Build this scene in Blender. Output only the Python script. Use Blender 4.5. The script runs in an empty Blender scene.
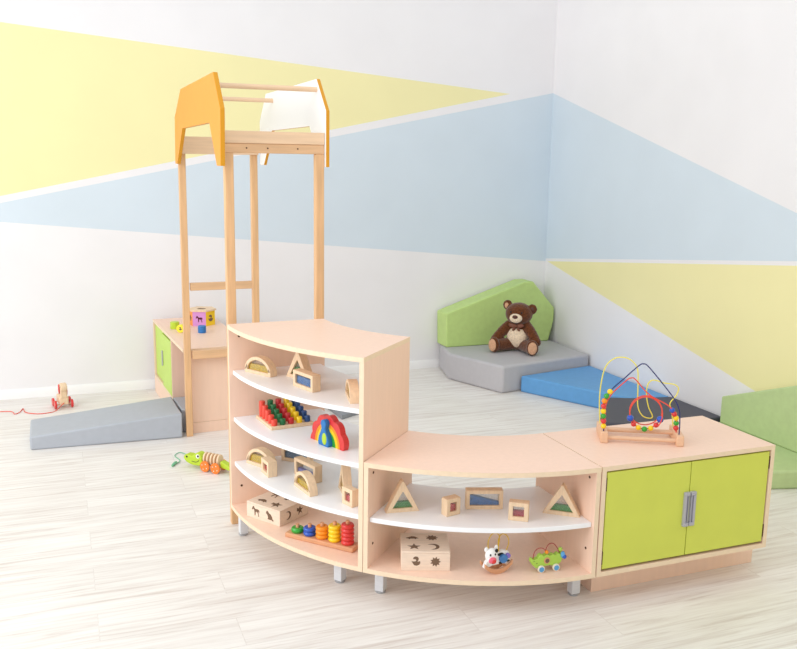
import bpy, bmesh, math, random
from math import sin, cos, pi, radians
from mathutils import Vector, Matrix
random.seed(7)
S = bpy.context.scene
C = S.collection

# ---------------------------------------------------------------- camera, sky, lights, exposure
FPX, PITCH, ROLL, YAW = 878.23, radians(-10.545), 0.0157, radians(21.207)
cd = bpy.data.cameras.new('camera')
cam = bpy.data.objects.new('camera', cd); C.objects.link(cam)
cd.sensor_fit = 'HORIZONTAL'; cd.sensor_width = 36.0; cd.lens = FPX / 797 * 36.0
cd.clip_start = 0.05; cd.clip_end = 100
fwd = Vector((sin(YAW) * cos(PITCH), cos(YAW) * cos(PITCH), sin(PITCH)))
rt0 = Vector((cos(YAW), -sin(YAW), 0)); up0 = rt0.cross(fwd)
rt = rt0 * cos(ROLL) + up0 * sin(ROLL); up = up0 * cos(ROLL) - rt0 * sin(ROLL)
M = Matrix((rt, up, -fwd)).transposed().to_4x4(); M.translation = Vector((-1.772, -2.529, 1.619))
cam.matrix_world = M
S.camera = cam

wd = bpy.data.worlds.new('daylight'); S.world = wd; wd.use_nodes = True
bg = wd.node_tree.nodes['Background']
bg.inputs[0].default_value = (0.945, 0.97, 1.0, 1); bg.inputs[1].default_value = 0.71

def area(name, loc, target, sx, sy, power, col=(1, 1, 1)):
    l = bpy.data.lights.new(name, 'AREA'); l.shape = 'RECTANGLE'; l.size = sx; l.size_y = sy
    l.energy = power; l.color = col
    o = bpy.data.objects.new(name, l); C.objects.link(o); o.location = loc
    o.rotation_euler = (Vector(target) - Vector(loc)).to_track_quat('-Z', 'Y').to_euler()
    return o
area('left_softbox', (-5.2, 0.2, 2.3), (-0.4, 2.2, 0.4), 3.2, 2.6, 100, (0.97, 0.985, 1.0))  # added softbox for brightness falling off from the left; no window is built
area('overhead_softbox', (-1.6, -0.6, 3.6), (-0.2, 1.8, 0.3), 3.0, 3.0, 18)  # added softer area light from above

vs = S.view_settings
S.display_settings.display_device = 'sRGB'
vs.view_transform = 'Standard'; vs.look = 'None'; vs.exposure = 0.32; vs.gamma = 1.0; vs.use_curve_mapping = False

# ---------------------------------------------------------------- materials
def lin(c):
    return tuple(((v / 255) / 12.92 if v / 255 <= 0.04045 else ((v / 255 + 0.055) / 1.055) ** 2.4) for v in c) + (1,)
MATS = {}
def mat(name, rgb, rough=0.5, var=0.0, scale=(1, 1, 1), nscale=20, bump=0.0, spec=0.4, metal=0.0, coords='Object', rgb2=None, sheen=0.0, coat=0.0):
    if name in MATS: return MATS[name]
    m = bpy.data.materials.new(name); m.use_nodes = True
    nt = m.node_tree; b = nt.nodes['Principled BSDF']
    b.inputs['Roughness'].default_value = rough; b.inputs['Specular IOR Level'].default_value = spec
    b.inputs['Metallic'].default_value = metal
    b.inputs['Sheen Weight'].default_value = sheen; b.inputs['Coat Weight'].default_value = coat
    b.inputs['Base Color'].default_value = lin(rgb)
    tc = nt.nodes.new('ShaderNodeTexCoord'); mp = nt.nodes.new('ShaderNodeMapping'); mp.inputs['Scale'].default_value = scale
    nz = nt.nodes.new('ShaderNodeTexNoise'); nz.inputs['Scale'].default_value = nscale; nz.inputs['Detail'].default_value = 5
    nt.links.new(tc.outputs[coords], mp.inputs[0]); nt.links.new(mp.outputs[0], nz.inputs['Vector'])
    if var > 0 or rgb2:
        r = nt.nodes.new('ShaderNodeValToRGB')
        r.color_ramp.elements[0].position = 0.32; r.color_ramp.elements[1].position = 0.68
        lo = rgb2 if rgb2 else tuple(max(0, v * (1 - var)) for v in rgb)
        r.color_ramp.elements[0].color = lin(lo); r.color_ramp.elements[1].color = lin(rgb)
        nt.links.new(nz.outputs['Fac'], r.inputs[0]); nt.links.new(r.outputs[0], b.inputs['Base Color'])
    if bump > 0:
        bp = nt.nodes.new('ShaderNodeBump'); bp.inputs['Strength'].default_value = bump; bp.inputs['Distance'].default_value = 0.004
        nt.links.new(nz.outputs['Fac'], bp.inputs['Height']); nt.links.new(bp.outputs[0], b.inputs['Normal'])
    MATS[name] = m
    return m
LAM = mat('beech_laminate', (247, 213, 190), 0.42, 0.018, (6, 6, 0.6), 9)
EDGE = mat('beech_edge_banding', (244, 219, 188), 0.45, 0.03, (3, 3, 3), 12)
SOLID = mat('solid_beech', (232, 186, 138), 0.5, 0.08, (10, 10, 0.8), 6)
SOLIDX = mat('solid_beech_rail', (232, 188, 144), 0.5, 0.08, (0.8, 10, 10), 6)
PLANKW = mat('pale_beech_plank', (240, 206, 170), 0.5, 0.05, (0.8, 10, 10), 6)
WHITE = mat('white_laminate', (246, 246, 247), 0.35, 0.0)
LIME = mat('lime_door_paint', (212, 219, 90), 0.4, 0.02, (2, 2, 2), 4)
DARKGAP = mat('dark_gap', (90, 60, 40), 0.8)
STEEL = mat('brushed_silver', (226, 228, 232), 0.35, 0.03, (1, 1, 30), 10, metal=0.1)
GREYPL = mat('grey_handle_plastic', (176, 174, 182), 0.4)
CLEARPL = mat('grey_foot_plastic', (170, 170, 172), 0.3)
ORANGE = mat('orange_panel_paint', (240, 156, 58), 0.45, 0.02, (3, 3, 3), 4)
ORANGED = mat('orange_panel_edge', (216, 150, 24), 0.45)
PANELW = mat('white_panel_paint', (250, 250, 250), 0.45)
VG_GREY = mat('grey_leatherette', (190, 188, 191), 0.55, 0.02, (1, 1, 1), 25, 0.015)
VG_RAMP = mat('blue_grey_leatherette', (178, 183, 191), 0.5, 0.02, (1, 1, 1), 25, 0.015)
VG_GREEN = mat('green_leatherette', (194, 220, 136), 0.5, 0.03, (1, 1, 1), 25, 0.015)
VG_GREEN2 = mat('soft_green_leatherette', (192, 212, 154), 0.5, 0.03, (1, 1, 1), 25, 0.015)
VG_BLUE = mat('blue_leatherette', (100, 162, 216), 0.5, 0.03, (1, 1, 1), 25, 0.015)
VG_DARK = mat('charcoal_leatherette', (78, 78, 88), 0.55, 0.03, (1, 1, 1), 25, 0.015)
VG_MID = mat('mid_grey_leatherette', (142, 146, 152), 0.55, 0.03, (1, 1, 1), 25, 0.015)
TOYWOOD = mat('toy_beech', (244, 214, 178), 0.5, 0.06, (8, 8, 1.5), 14)
BOXWOOD = mat('toy_plywood', (246, 222, 200), 0.55, 0.05, (2, 12, 12), 10)
BASEWOOD = mat('warm_toy_wood', (226, 166, 124), 0.5, 0.06, (2, 10, 10), 10)
HOLE = mat('hole_shade_and_print', (122, 96, 76), 0.8)  # dark tone put in for the shade inside toy holes; also printed shapes
RED = mat('red_paint', (220, 56, 54), 0.3, coat=0.3)
RED2 = mat('coral_red_paint', (232, 76, 58), 0.35)
REDD = mat('deep_red_paint', (196, 40, 44), 0.35)
GREENP = mat('green_paint', (30, 112, 62), 0.35)
GREENB = mat('bright_green_paint', (52, 164, 52), 0.3, coat=0.3)
YELLOW = mat('yellow_paint', (250, 210, 20), 0.3, coat=0.3)
YELLOW2 = mat('pale_yellow_wire', (240, 228, 90), 0.35)
BLUEP = mat('navy_paint', (36, 74, 128), 0.35)
BLUEB = mat('blue_paint', (40, 88, 190), 0.3, coat=0.3)
BLUEL = mat('light_blue_paint', (96, 168, 220), 0.35)
NAVYW = mat('navy_wire', (34, 40, 104), 0.3)
ORANGEP = mat('orange_paint', (248, 150, 34), 0.35)
WHEELO = mat('orange_wheel_paint', (246, 130, 50), 0.35)
CROC = mat('lime_toy_paint', (186, 212, 56), 0.35)
CROC2 = mat('leaf_toy_paint', (174, 212, 84), 0.35)
BLACK = mat('black_paint', (28, 24, 24), 0.4)
TOYWHITE = mat('white_toy_paint', (248, 246, 244), 0.35)
PINK = mat('pink_paint', (240, 110, 130), 0.4)
PURPLE = mat('purple_paint', (140, 116, 206), 0.35)
LILAC = mat('lilac_paint', (216, 150, 216), 0.45)
MINT = mat('mint_cord', (120, 190, 150), 0.6)
FUR = mat('brown_plush', (118, 66, 34), 0.95, 0.35, (1, 1, 1), 90, 0.9, spec=0.1, sheen=0.4)
CREAMF = mat('cream_plush', (250, 226, 196), 0.95, 0.12, (1, 1, 1), 90, 0.8, spec=0.1, sheen=0.3)
TANF = mat('tan_plush', (222, 172, 136), 0.95, 0.10, (1, 1, 1), 90, 0.6, spec=0.1, sheen=0.3)
NOSE = mat('brown_nose', (84, 44, 34), 0.4)
BOW = mat('brown_satin', (124, 74, 56), 0.45)
SANDS = dict(yellow=mat('yellow_fill', (232, 190, 40), 0.5, 0.15, (1, 1, 1), 120), green=mat('green_fill', (70, 156, 70), 0.5, 0.15, (1, 1, 1), 120),
             blue=mat('blue_fill', (74, 132, 200), 0.5, 0.15, (1, 1, 1), 120), slate=mat('slate_fill', (112, 140, 168), 0.5, 0.1, (1, 1, 1), 120),
             violet=mat('violet_fill', (132, 134, 200), 0.5, 0.1, (1, 1, 1), 120), red=mat('red_fill', (222, 84, 90), 0.5, 0.15, (1, 1, 1), 120),
             crimson=mat('crimson_fill', (190, 50, 66), 0.5, 0.15, (1, 1, 1), 120))
def clear_mat():
    m = bpy.data.materials.new('clear_acrylic'); m.use_nodes = True; nt = m.node_tree
    for n in list(nt.nodes): nt.nodes.remove(n)
    o = nt.nodes.new('ShaderNodeOutputMaterial'); mx = nt.nodes.new('ShaderNodeMixShader'); t = nt.nodes.new('ShaderNodeBsdfTransparent')
    g = nt.nodes.new('ShaderNodeBsdfGlossy'); g.inputs['Roughness'].default_value = 0.05; mx.inputs[0].default_value = 0.08
    t.inputs[0].default_value = (0.95, 0.96, 0.96, 1)
    nt.links.new(t.outputs[0], mx.inputs[1]); nt.links.new(g.outputs[0], mx.inputs[2]); nt.links.new(mx.outputs[0], o.inputs[0])
    return m
CLEAR = clear_mat()

def wall_mat(name, rgb):
    return mat(name, rgb, 0.75, 0.012, (1, 1, 1), 3, spec=0.2, bump=0.0)
W_WHITE = wall_mat('white_wall_paint', (240, 238, 239))
W_YELLOW = wall_mat('yellow_wall_paint', (244, 236, 180))
W_BLUE = wall_mat('pale_blue_wall_paint', (214, 226, 235))
TRIM = mat('white_baseboard', (245, 244, 243), 0.5)

def floor_mat():
    m = bpy.data.materials.new('whitewashed_plank_floor'); m.use_nodes = True; nt = m.node_tree; L = nt.links
    b = nt.nodes['Principled BSDF']; b.inputs['Roughness'].default_value = 0.45; b.inputs['Specular IOR Level'].default_value = 0.35
    tc = nt.nodes.new('ShaderNodeTexCoord')
    br = nt.nodes.new('ShaderNodeTexBrick'); br.offset = 0.37; br.offset_frequency = 2
    br.inputs['Scale'].default_value = 1.0; br.inputs['Brick Width'].default_value = 1.25; br.inputs['Row Height'].default_value = 0.19
    br.inputs['Mortar Size'].default_value = 0.0018; br.inputs['Mortar Smooth'].default_value = 0.3
    br.inputs['Color1'].default_value = (0, 0, 0, 1); br.inputs['Color2'].default_value = (1, 1, 1, 1); br.inputs['Mortar'].default_value = (0.5, 0.5, 0.5, 1)
    L.new(tc.outputs['Object'], br.inputs['Vector'])
    # shift the grain per plank
    vm = nt.nodes.new('ShaderNodeVectorMath'); vm.operation = 'MULTIPLY_ADD'
    vm.inputs[1].default_value = (3.1, 7.7, 2.3); L.new(br.outputs['Color'], vm.inputs[0]); L.new(tc.outputs['Object'], vm.inputs[2])
    mp = nt.nodes.new('ShaderNodeMapping'); mp.inputs['Scale'].default_value = (1.1, 20, 1); L.new(vm.outputs[0], mp.inputs[0])
    n1 = nt.nodes.new('ShaderNodeTexNoise'); n1.inputs['Scale'].default_value = 2.2; n1.inputs['Detail'].default_value = 7; n1.inputs['Roughness'].default_value = 0.62
    n1.inputs['Distortion'].default_value = 0.7
    L.new(mp.outputs[0], n1.inputs['Vector'])
    r = nt.nodes.new('ShaderNodeValToRGB'); e = r.color_ramp.elements
    e[0].position = 0.30; e[0].color = lin((212, 202, 194)); e[1].position = 0.62; e[1].color = lin((242, 239, 234))
    x = e.new(0.45); x.color = lin((231, 226, 220))
    L.new(n1.outputs['Fac'], r.inputs[0])
    mx = nt.nodes.new('ShaderNodeMix'); mx.data_type = 'RGBA'; mx.blend_type = 'MULTIPLY'
    mr = nt.nodes.new('ShaderNodeMapRange'); mr.inputs['To Min'].default_value = 0.0; mr.inputs['To Max'].default_value = 0.10
    L.new(br.outputs['Color'], mr.inputs[0]); L.new(mr.outputs[0], mx.inputs['Factor'])
    L.new(r.outputs[0], mx.inputs['A']); mx.inputs['B'].default_value = lin((200, 190, 184))
    m2 = nt.nodes.new('ShaderNodeMix'); m2.data_type = 'RGBA'
    ml = nt.nodes.new('ShaderNodeMath'); ml.operation = 'MULTIPLY'; ml.inputs[1].default_value = 0.2
    L.new(br.outputs['Fac'], ml.inputs[0]); L.new(ml.outputs[0], m2.inputs['Factor']); L.new(mx.outputs['Result'], m2.inputs['A'])
    m2.inputs['B'].default_value = lin((176, 166, 156))
    L.new(m2.outputs['Result'], b.inputs['Base Color'])
    return m

# ---------------------------------------------------------------- mesh helpers
class MB:
    def __init__(s): s.bm = bmesh.new(); s.mi = 0
    def face(s, vs):
        try: f = s.bm.faces.new(vs); f.material_index = s.mi; return f
        except ValueError: return None
    def hexa(s, p):      # 8 points: bottom 4 ccw, top 4 ccw
        v = [s.bm.verts.new(q) for q in p]
        for idx in ((3, 2, 1, 0), (4, 5, 6, 7), (0, 1, 5, 4), (1, 2, 6, 5), (2, 3, 7, 6), (3, 0, 4, 7)): s.face([v[i] for i in idx])
        return s
    def box(s, x0, x1, y0, y1, z0, z1):
        return s.hexa([(x0, y0, z0), (x1, y0, z0), (x1, y1, z0), (x0, y1, z0), (x0, y0, z1), (x1, y0, z1), (x1, y1, z1), (x0, y1, z1)])
    def prism(s, poly, f0, f1):   # f0,f1 map 2d point -> 3d
        a = [s.bm.verts.new(f0(p)) for p in poly]; b = [s.bm.verts.new(f1(p)) for p in poly]; n = len(poly)
        s.face(a[::-1]); s.face(b)
        for i in range(n): s.face([a[i], a[(i + 1) % n], b[(i + 1) % n], b[i]])
        return s
    def prism_z(s, poly, z0, z1): return s.prism(poly, lambda p: (p[0], p[1], z0), lambda p: (p[0], p[1], z1))
    def prism_y(s, poly, y0, y1): return s.prism(poly, lambda p: (p[0], y0, p[1]), lambda p: (p[0], y1, p[1]))
    def prism_x(s, poly, x0, x1): return s.prism(poly, lambda p: (x0, p[0], p[1]), lambda p: (x1, p[0], p[1]))
    def ring_y(s, outer, inner, y0, y1):
        n = len(outer); A = [[s.bm.verts.new((p[0], y, p[1])) for p in pl] for pl in (outer, inner) for y in (y0, y1)]
        o0, o1, i0, i1 = A
        for i in range(n):
            j = (i + 1) % n
            s.face([o0[i], o0[j], i0[j], i0[i]]); s.face([o1[j], o1[i], i1[i], i1[j]])
            s.face([o0[j], o0[i], o1[i], o1[j]]); s.face([i0[i], i0[j], i1[j], i1[i]])
        return s
    def tube(s, pts, r, seg=10, closed=False):
        pts = [Vector(p) for p in pts]; n = len(pts); rings = []; prev = None
        for i, p in enumerate(pts):
            if closed: d = pts[(i + 1) % n] - pts[i - 1]
            else: d = pts[min(i + 1, n - 1)] - pts[max(i - 1, 0)]
            d.normalize()
            if prev is None: a = d.orthogonal().normalized()
            else: a = (prev - d * prev.dot(d)).normalized()
            prev = a; b = d.cross(a); rr = r(i / (n - 1)) if callable(r) else r
            rings.append([s.bm.verts.new(p + (a * cos(2 * pi * k / seg) + b * sin(2 * pi * k / seg)) * rr) for k in range(seg)])
        for i in range(n if closed else n - 1):
            A, B = rings[i], rings[(i + 1) % n]
            for k in range(seg): s.face([A[k], A[(k + 1) % seg], B[(k + 1) % seg], B[k]])
        if not closed: s.face(rings[0][::-1]); s.face(rings[-1])
        return s
    def cyl(s, p0, p1, r, seg=20): return s.tube([p0, p1], r, seg)
    def ell(s, c, r, seg=20, ring=12, rot=None):
        c = Vector(c); r = (r, r, r) if not hasattr(r, '__len__') else r
        R = []
        for i in range(1, ring):
            t = pi * i / ring; row = []
            for k in range(seg):
                q = Vector((r[0] * sin(t) * cos(2 * pi * k / seg), r[1] * sin(t) * sin(2 * pi * k / seg), r[2] * cos(t)))
                if rot: q = rot @ q
                row.append(s.bm.verts.new(c + q))
            R.append(row)
        t = Vector((0, 0, r[2])); bq = Vector((0, 0, -r[2]))
        if rot: t = rot @ t; bq = rot @ bq
        T = s.bm.verts.new(c + t); B = s.bm.verts.new(c + bq)
        for k in range(seg):
            s.face([T, R[0][k], R[0][(k + 1) % seg]]); s.face([B, R[-1][(k + 1) % seg], R[-1][k]])
            for i in range(len(R) - 1): s.face([R[i][k], R[i + 1][k], R[i + 1][(k + 1) % seg], R[i][(k + 1) % seg]])
        return s
    def lathe(s, prof, c=(0, 0, 0), seg=24):     # prof: (r, z)
        rings = []
        for r, z in prof: rings.append([s.bm.verts.new((c[0] + r * cos(2 * pi * k / seg), c[1] + r * sin(2 * pi * k / seg), c[2] + z)) for k in range(seg)])
        for A, B in zip(rings, rings[1:]):
            for k in range(seg): s.face([A[k], A[(k + 1) % seg], B[(k + 1) % seg], B[k]])
        s.face(rings[0][::-1]); s.face(rings[-1]); return s
    def edges_to_slot1(s, w=0.0225):
        for f in s.bm.faces:
            if len(f.verts) == 4 and min(e.calc_length() for e in f.edges) < w: f.material_index = 1
        return s
    def build(s, name, mats, parent=None, bevel=0.0, bseg=2, sharp=35, off=None):
        bmesh.ops.recalc_face_normals(s.bm, faces=s.bm.faces[:])
        if off: bmesh.ops.translate(s.bm, verts=s.bm.verts[:], vec=-Vector(off))
        me = bpy.data.meshes.new(name); s.bm.to_mesh(me); s.bm.free()
        for m in (mats if isinstance(mats, (list, tuple)) else [mats]): me.materials.append(m)
        for p in me.polygons: p.use_smooth = True
        me.set_sharp_from_angle(angle=radians(sharp))
        o = bpy.data.objects.new(name, me); C.objects.link(o)
        if parent: o.parent = parent
        if bevel:
            b = o.modifiers.new('bevel', 'BEVEL'); b.width = bevel; b.segments = bseg; b.limit_method = 'ANGLE'; b.angle_limit = radians(40)
        return o

def tag(o, label, cat, group=None):
    o['label'] = label; o['category'] = cat
    if group: o['group'] = group
    return o
def thing(name, label, cat, loc=(0, 0, 0), rz=0.0, group=None):
    o = bpy.data.objects.new(name, None); C.objects.link(o); o.empty_display_size = 0.05
    o.location = loc; o.rotation_euler = (0, 0, rz)
    return tag(o, label, cat, group)
def struct(o): o['kind'] = 'structure'; return o

def spline(pts, n=8, closed=False):      # Catmull-Rom
    P = [Vector(p) for p in pts]; out = []
    N = len(P)
    for i in range(N if closed else N - 1):
        if closed: a, b, c, d = P[i - 1], P[i], P[(i + 1) % N], P[(i + 2) % N]
        else: a, b, c, d = P[max(i - 1, 0)], P[i], P[i + 1], P[min(i + 2, N - 1)]
        for k in range(n):
            t = k / n
            out.append(0.5 * ((2 * b) + (c - a) * t + (2 * a - 5 * b + 4 * c - d) * t * t + (3 * b - a - 3 * c + d) * t ** 3))
    if not closed: out.append(P[-1])
    return out
def inset(poly, d):          # inward offset of a ccw convex polygon
    n = len(poly); out = []
    for i in range(n):
        p0, p1, p2 = Vector(poly[i - 1]), Vector(poly[i]), Vector(poly[(i + 1) % n])
        a = (p1 - p0).normalized(); b = (p2 - p1).normalized()
        na = Vector((-a.y, a.x)); nb = Vector((-b.y, b.x)); m = (na + nb)
        m = m / max(0.3, m.dot(na)); out.append(tuple(p1 + m * d))
    return out
def clip_below(poly, za, zb, x0, x1):   # keep the part under the line from (x0,za) to (x1,zb)
    f = lambda p: p[1] - (za + (zb - za) * (p[0] - x0) / (x1 - x0)); out = []
    for i in range(len(poly)):
        p, q = poly[i], poly[(i + 1) % len(poly)]; a, b = f(p), f(q)
        if a <= 0: out.append(p)
        if a * b < 0:
            t = a / (a - b); out.append((p[0] + (q[0] - p[0]) * t, p[1] + (q[1] - p[1]) * t))
    return out

# ---------------------------------------------------------------- the room
XR, YB, ZT = 1.96, 3.76, 3.1
XL, YF = -6.0, -4.5
m = MB(); m.box(XL, XR + 0.1, YF, YB + 0.1, -0.05, 0.0); struct(m.build('floor', floor_mat()))

def painted_wall(name, axis, u0, u1, lines, pick):
    bm = bmesh.new()
    P = (lambda u, z: (u, YB, z)) if axis == 'x' else (lambda u, z: (XR, u, z))
    Q = (lambda u, z: (u, YB + 0.1, z)) if axis == 'x' else (lambda u, z: (XR + 0.1, u, z))
    f = bm.faces.new([bm.verts.new(P(*q)) for q in ((u0, -0.05), (u1, -0.05), (u1, ZT), (u0, ZT))])
    for (ua, za), (ub, zb) in lines:
        nrm = (za - zb, 0, ub - ua) if axis == 'x' else (0, za - zb, ub - ua)
        bmesh.ops.bisect_plane(bm, geom=bm.verts[:] + bm.edges[:] + bm.faces[:], plane_co=P(ua, za), plane_no=nrm, dist=1e-6)
    for f in bm.faces:
        c = f.calc_center_median(); f.material_index = pick((c.x if axis == 'x' else c.y), c.z)
    nf = bm.faces[:]
    ext = bmesh.ops.extrude_face_region(bm, geom=nf)
    vv = [e for e in ext['geom'] if isinstance(e, bmesh.types.BMVert)]
    bmesh.ops.translate(bm, verts=vv, vec=(0, 0.1, 0) if axis == 'x' else (0.1, 0, 0))
    bmesh.ops.recalc_face_normals(bm, faces=bm.faces[:])
    me = bpy.data.meshes.new(name); bm.to_mesh(me); bm.free()
    for k in (W_WHITE, W_YELLOW, W_BLUE): me.materials.append(k)
    o = bpy.data.objects.new(name, me); C.objects.link(o); return struct(o)
ln = lambda a, b: (lambda u: a[1] + (b[1] - a[1]) * (u - a[0]) / (b[0] - a[0]))
B1 = ((-2.048, 2.439), (1.572, 2.147)); B2 = ((-2.115, 1.356), (1.572, 2.147)); B3 = ((-2.118, 1.311), (1.95, 2.167)); B4 = ((-2.125, 1.189), (1.95, 0.828))
def pick_back(u, z):
    if ln(*B2)(u) < z < ln(*B1)(u): return 1
    if ln(*B4)(u) < z < ln(*B3)(u): return 2
    return 0
painted_wall('wall_back', 'x', XL, XR, (B1, B2, B3, B4), pick_back)
R1 = ((3.76, 2.167), (1.147, 1.371)); R2 = ((3.757, 0.850), (1.115, 1.118)); R3 = ((3.735, 0.829), (1.112, 1.094)); R4 = ((3.735, 0.829), (1.341, 0.335))
def pick_right(u, z):
    if ln(*R2)(u) < z < ln(*R1)(u): return 2
    if ln(*R4)(u) < z < ln(*R3)(u): return 1
    return 0
painted_wall('wall_right', 'y', YF, YB, (R1, R2, R3, R4), pick_right)
prof = [(0, 0), (0.016, 0), (0.016, 0.045), (0.010, 0.055), (0.006, 0.064), (0, 0.064)]
m = MB(); m.prism(prof, lambda p: (XL, YB - p[0], p[1]), lambda p: (XR - 0.016, YB - p[0], p[1])); struct(m.build('baseboard_back', TRIM))
m = MB(); m.prism(prof, lambda p: (XR - p[0], YF, p[1]), lambda p: (XR - p[0], YB, p[1])); struct(m.build('baseboard_right', TRIM))

# ---------------------------------------------------------------- curved bookcases
R, D = 1.1355, 0.4234
TH1, TH2 = radians(44.277), radians(43.72)
HB, TK = 0.1277, 0.018
def AR(t, r): return (-r * sin(t), R - r * cos(t))
def arcpoly(t0, t1, r0, r1, n=28):
    return [AR(t0 + (t1 - t0) * i / n, r1) for i in range(n + 1)] + [AR(t1 + (t0 - t1) * i / n, r0) for i in range(n + 1)]
def radial_box(m, t, r0, r1, w0, w1, z0, z1):   # slab along a radius; w = tangential offset from the radial line
    e = Vector((-sin(t), -cos(t))); w = Vector((-cos(t), sin(t))); c = Vector((0, R))
    q = [c + e * r0 + w * w0, c + e * r1 + w * w0, c + e * r1 + w * w1, c + e * r0 + w * w1]
    m.hexa([(p.x, p.y, z0) for p in q] + [(p.x, p.y, z1) for p in q]); return m
def bookcase(label, t0, t1, H, shelves, legs):
    tm = (t0 + t1) / 2; c = AR(tm, R - D / 2); loc = Vector((c[0], c[1], 0)); g = 0.0012 / R
    t = thing('curved_bookcase', label, 'bookcase', loc)
    t0 += g; t1 -= g
    m = MB(); m.prism_z(arcpoly(t0, t1, R - D, R), H - TK, H); m.edges_to_slot1(); m.build('top_panel', [LAM, EDGE], t, off=loc)
    m = MB(); m.prism_z(arcpoly(t0, t1, R - D, R), HB, HB + TK); m.edges_to_slot1(); m.build('bottom_panel', [LAM, EDGE], t, off=loc)
    for tt, a, b in ((t0, 0.0, TK), (t1, -TK, 0.0)):
        m = MB(); radial_box(m, tt, R - D + 0.001, R - 0.001, a, b, HB + TK, H - TK); m.edges_to_slot1(); sp = m.build('side_panel', [LAM, EDGE], t, off=loc)
        w = Vector((-cos(tt), sin(tt))); e = Vector((-sin(tt), -cos(tt))); cc = Vector((0, R))
        side = b if a == 0 else a; sg = 1 if a == 0 else -1
        for rr in (R - 0.045, R - D + 0.06):
            for zz in (HB + 0.10, H - 0.05):
                p0 = cc + e * rr + w * (side - sg * 0.002); p1 = cc + e * rr + w * (side + sg * 0.0015)
                k = MB(); k.cyl((p0.x, p0.y, zz), (p1.x, p1.y, zz), 0.005, 12); k.build('screw_cap', DARKGAP, sp, off=loc)
    dt = TK / R * 1.06
    for z in shelves:
        m = MB(); m.prism_z(arcpoly(t0 + dt, t1 - dt, R - D + 0.02, R - 0.016), z - TK, z); m.build('shelf', WHITE, t, off=loc, bevel=0.002)
    for tt, rr in legs:
        m = MB(); radial_box(m, tt, rr - 0.018, rr + 0.018, -0.018, 0.018, 0.008, HB); lg = m.build('leg', STEEL, t, off=loc, bevel=0.002)
        p = AR(tt, rr); k = MB(); k.lathe([(0.019, 0), (0.021, 0.003), (0.021, 0.006), (0.017, 0.008)], (p[0], p[1], 0)); k.build('foot', CLEARPL, lg, off=loc)
    return t
LOWH, TALLH = 0.5523, 0.9370
bookcase('low curved beech bookcase with one white shelf, between the tall bookcase and the green-door cabinet', 0.0, TH1, LOWH, [0.339],
         [(radians(0.3), 1.005), (radians(43.1), 1.016), (radians(3), 0.76), (radians(41.3), 0.76)])
bookcase('tall curved beech bookcase with three white shelves, in front of the play tower', TH1, TH1 + TH2, TALLH, [0.742, 0.538, 0.341],
         [(radians(53.2), 1.018), (radians(87.2), 1.085), (radians(47.5), 0.76), (radians(85), 0.76)])

# ---------------------------------------------------------------- storage cabinet with lime doors
W = 0.792
cab = thing('storage_cabinet', 'beech storage cabinet with two lime green doors standing in the right foreground', 'cabinet', (0.003, 0, 0))
def panel(name, x0, x1, y0, y1, z0, z1, par, mats=None):
    m = MB(); m.box(x0, x1, y0, y1, z0, z1); m.edges_to_slot1(); return m.build(name, mats or [LAM, EDGE], par)
panel('top_panel', 0, W, 0, D, LOWH - TK, LOWH, cab)
panel('bottom_panel', 0, W, 0, D, HB, HB + TK, cab)
panel('side_panel', 0, TK, 0.0, D, HB + TK, LOWH - TK, cab); panel('side_panel', W - TK, W, 0.0, D, HB + TK, LOWH - TK, cab)
panel('back_panel', TK, W - TK, D - 0.01, D, HB + TK, LOWH - TK, cab)
m = MB(); m.box(0.064, 0.845, 0.12, 0.138, 0, HB); m.box(0.064, 0.082, 0.138, D - 0.02, 0, HB); m.box(0.827, 0.845, 0.138, D - 0.02, 0, HB); m.box(0.082, 0.827, D - 0.038, D - 0.02, 0, HB)
m.build('plinth', LAM, cab, bevel=0.001)
DZ0, DZ1, MID = 0.155, 0.528, 0.3955
for x0, x1, sgn in ((0.0235, MID - 0.0015, -1), (MID + 0.0015, W - 0.0235, 1)):
    m = MB(); m.box(x0, x1, 0.002, 0.020, DZ0, DZ1); d = m.build('door', LIME, cab, bevel=0.0015)
    hx = x0 - 0.0052 if sgn < 0 else x1 + 0.0002
    for z in (DZ0 + 0.045, DZ1 - 0.045):
        k = MB(); k.box(hx, hx + 0.005, 0.001, 0.03, z - 0.025, z + 0.025); k.build('hinge', DARKGAP, d)
    # half of a recessed handle frame
    o0 = MID + sgn * 0.0018; o1 = MID + sgn * 0.026; zc0, zc1 = 0.275, 0.411
    k = MB(); a, b = min(o0, o1), max(o0, o1)
    k.box(a, b, -0.009, 0.004, zc1 - 0.014, zc1); k.box(a, b, -0.009, 0.004, zc0, zc0 + 0.014)
    w0, w1 = (a, a + 0.010) if sgn < 0 else (b - 0.010, b)
    k.box(w0, w1, -0.009, 0.004, zc0 + 0.0139, zc1 - 0.0139); k.box(a + 0.001, b - 0.001, -0.0005, 0.0035, zc0 + 0.005, zc1 - 0.005)
    v0, v1 = (b - 0.007, b - 0.003) if sgn < 0 else (a + 0.003, a + 0.007)
    k.box(v0, v1, -0.007, 0.003, zc0 + 0.012, zc1 - 0.012)
    k.build('handle', GREYPL, d, bevel=0.002)

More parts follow.
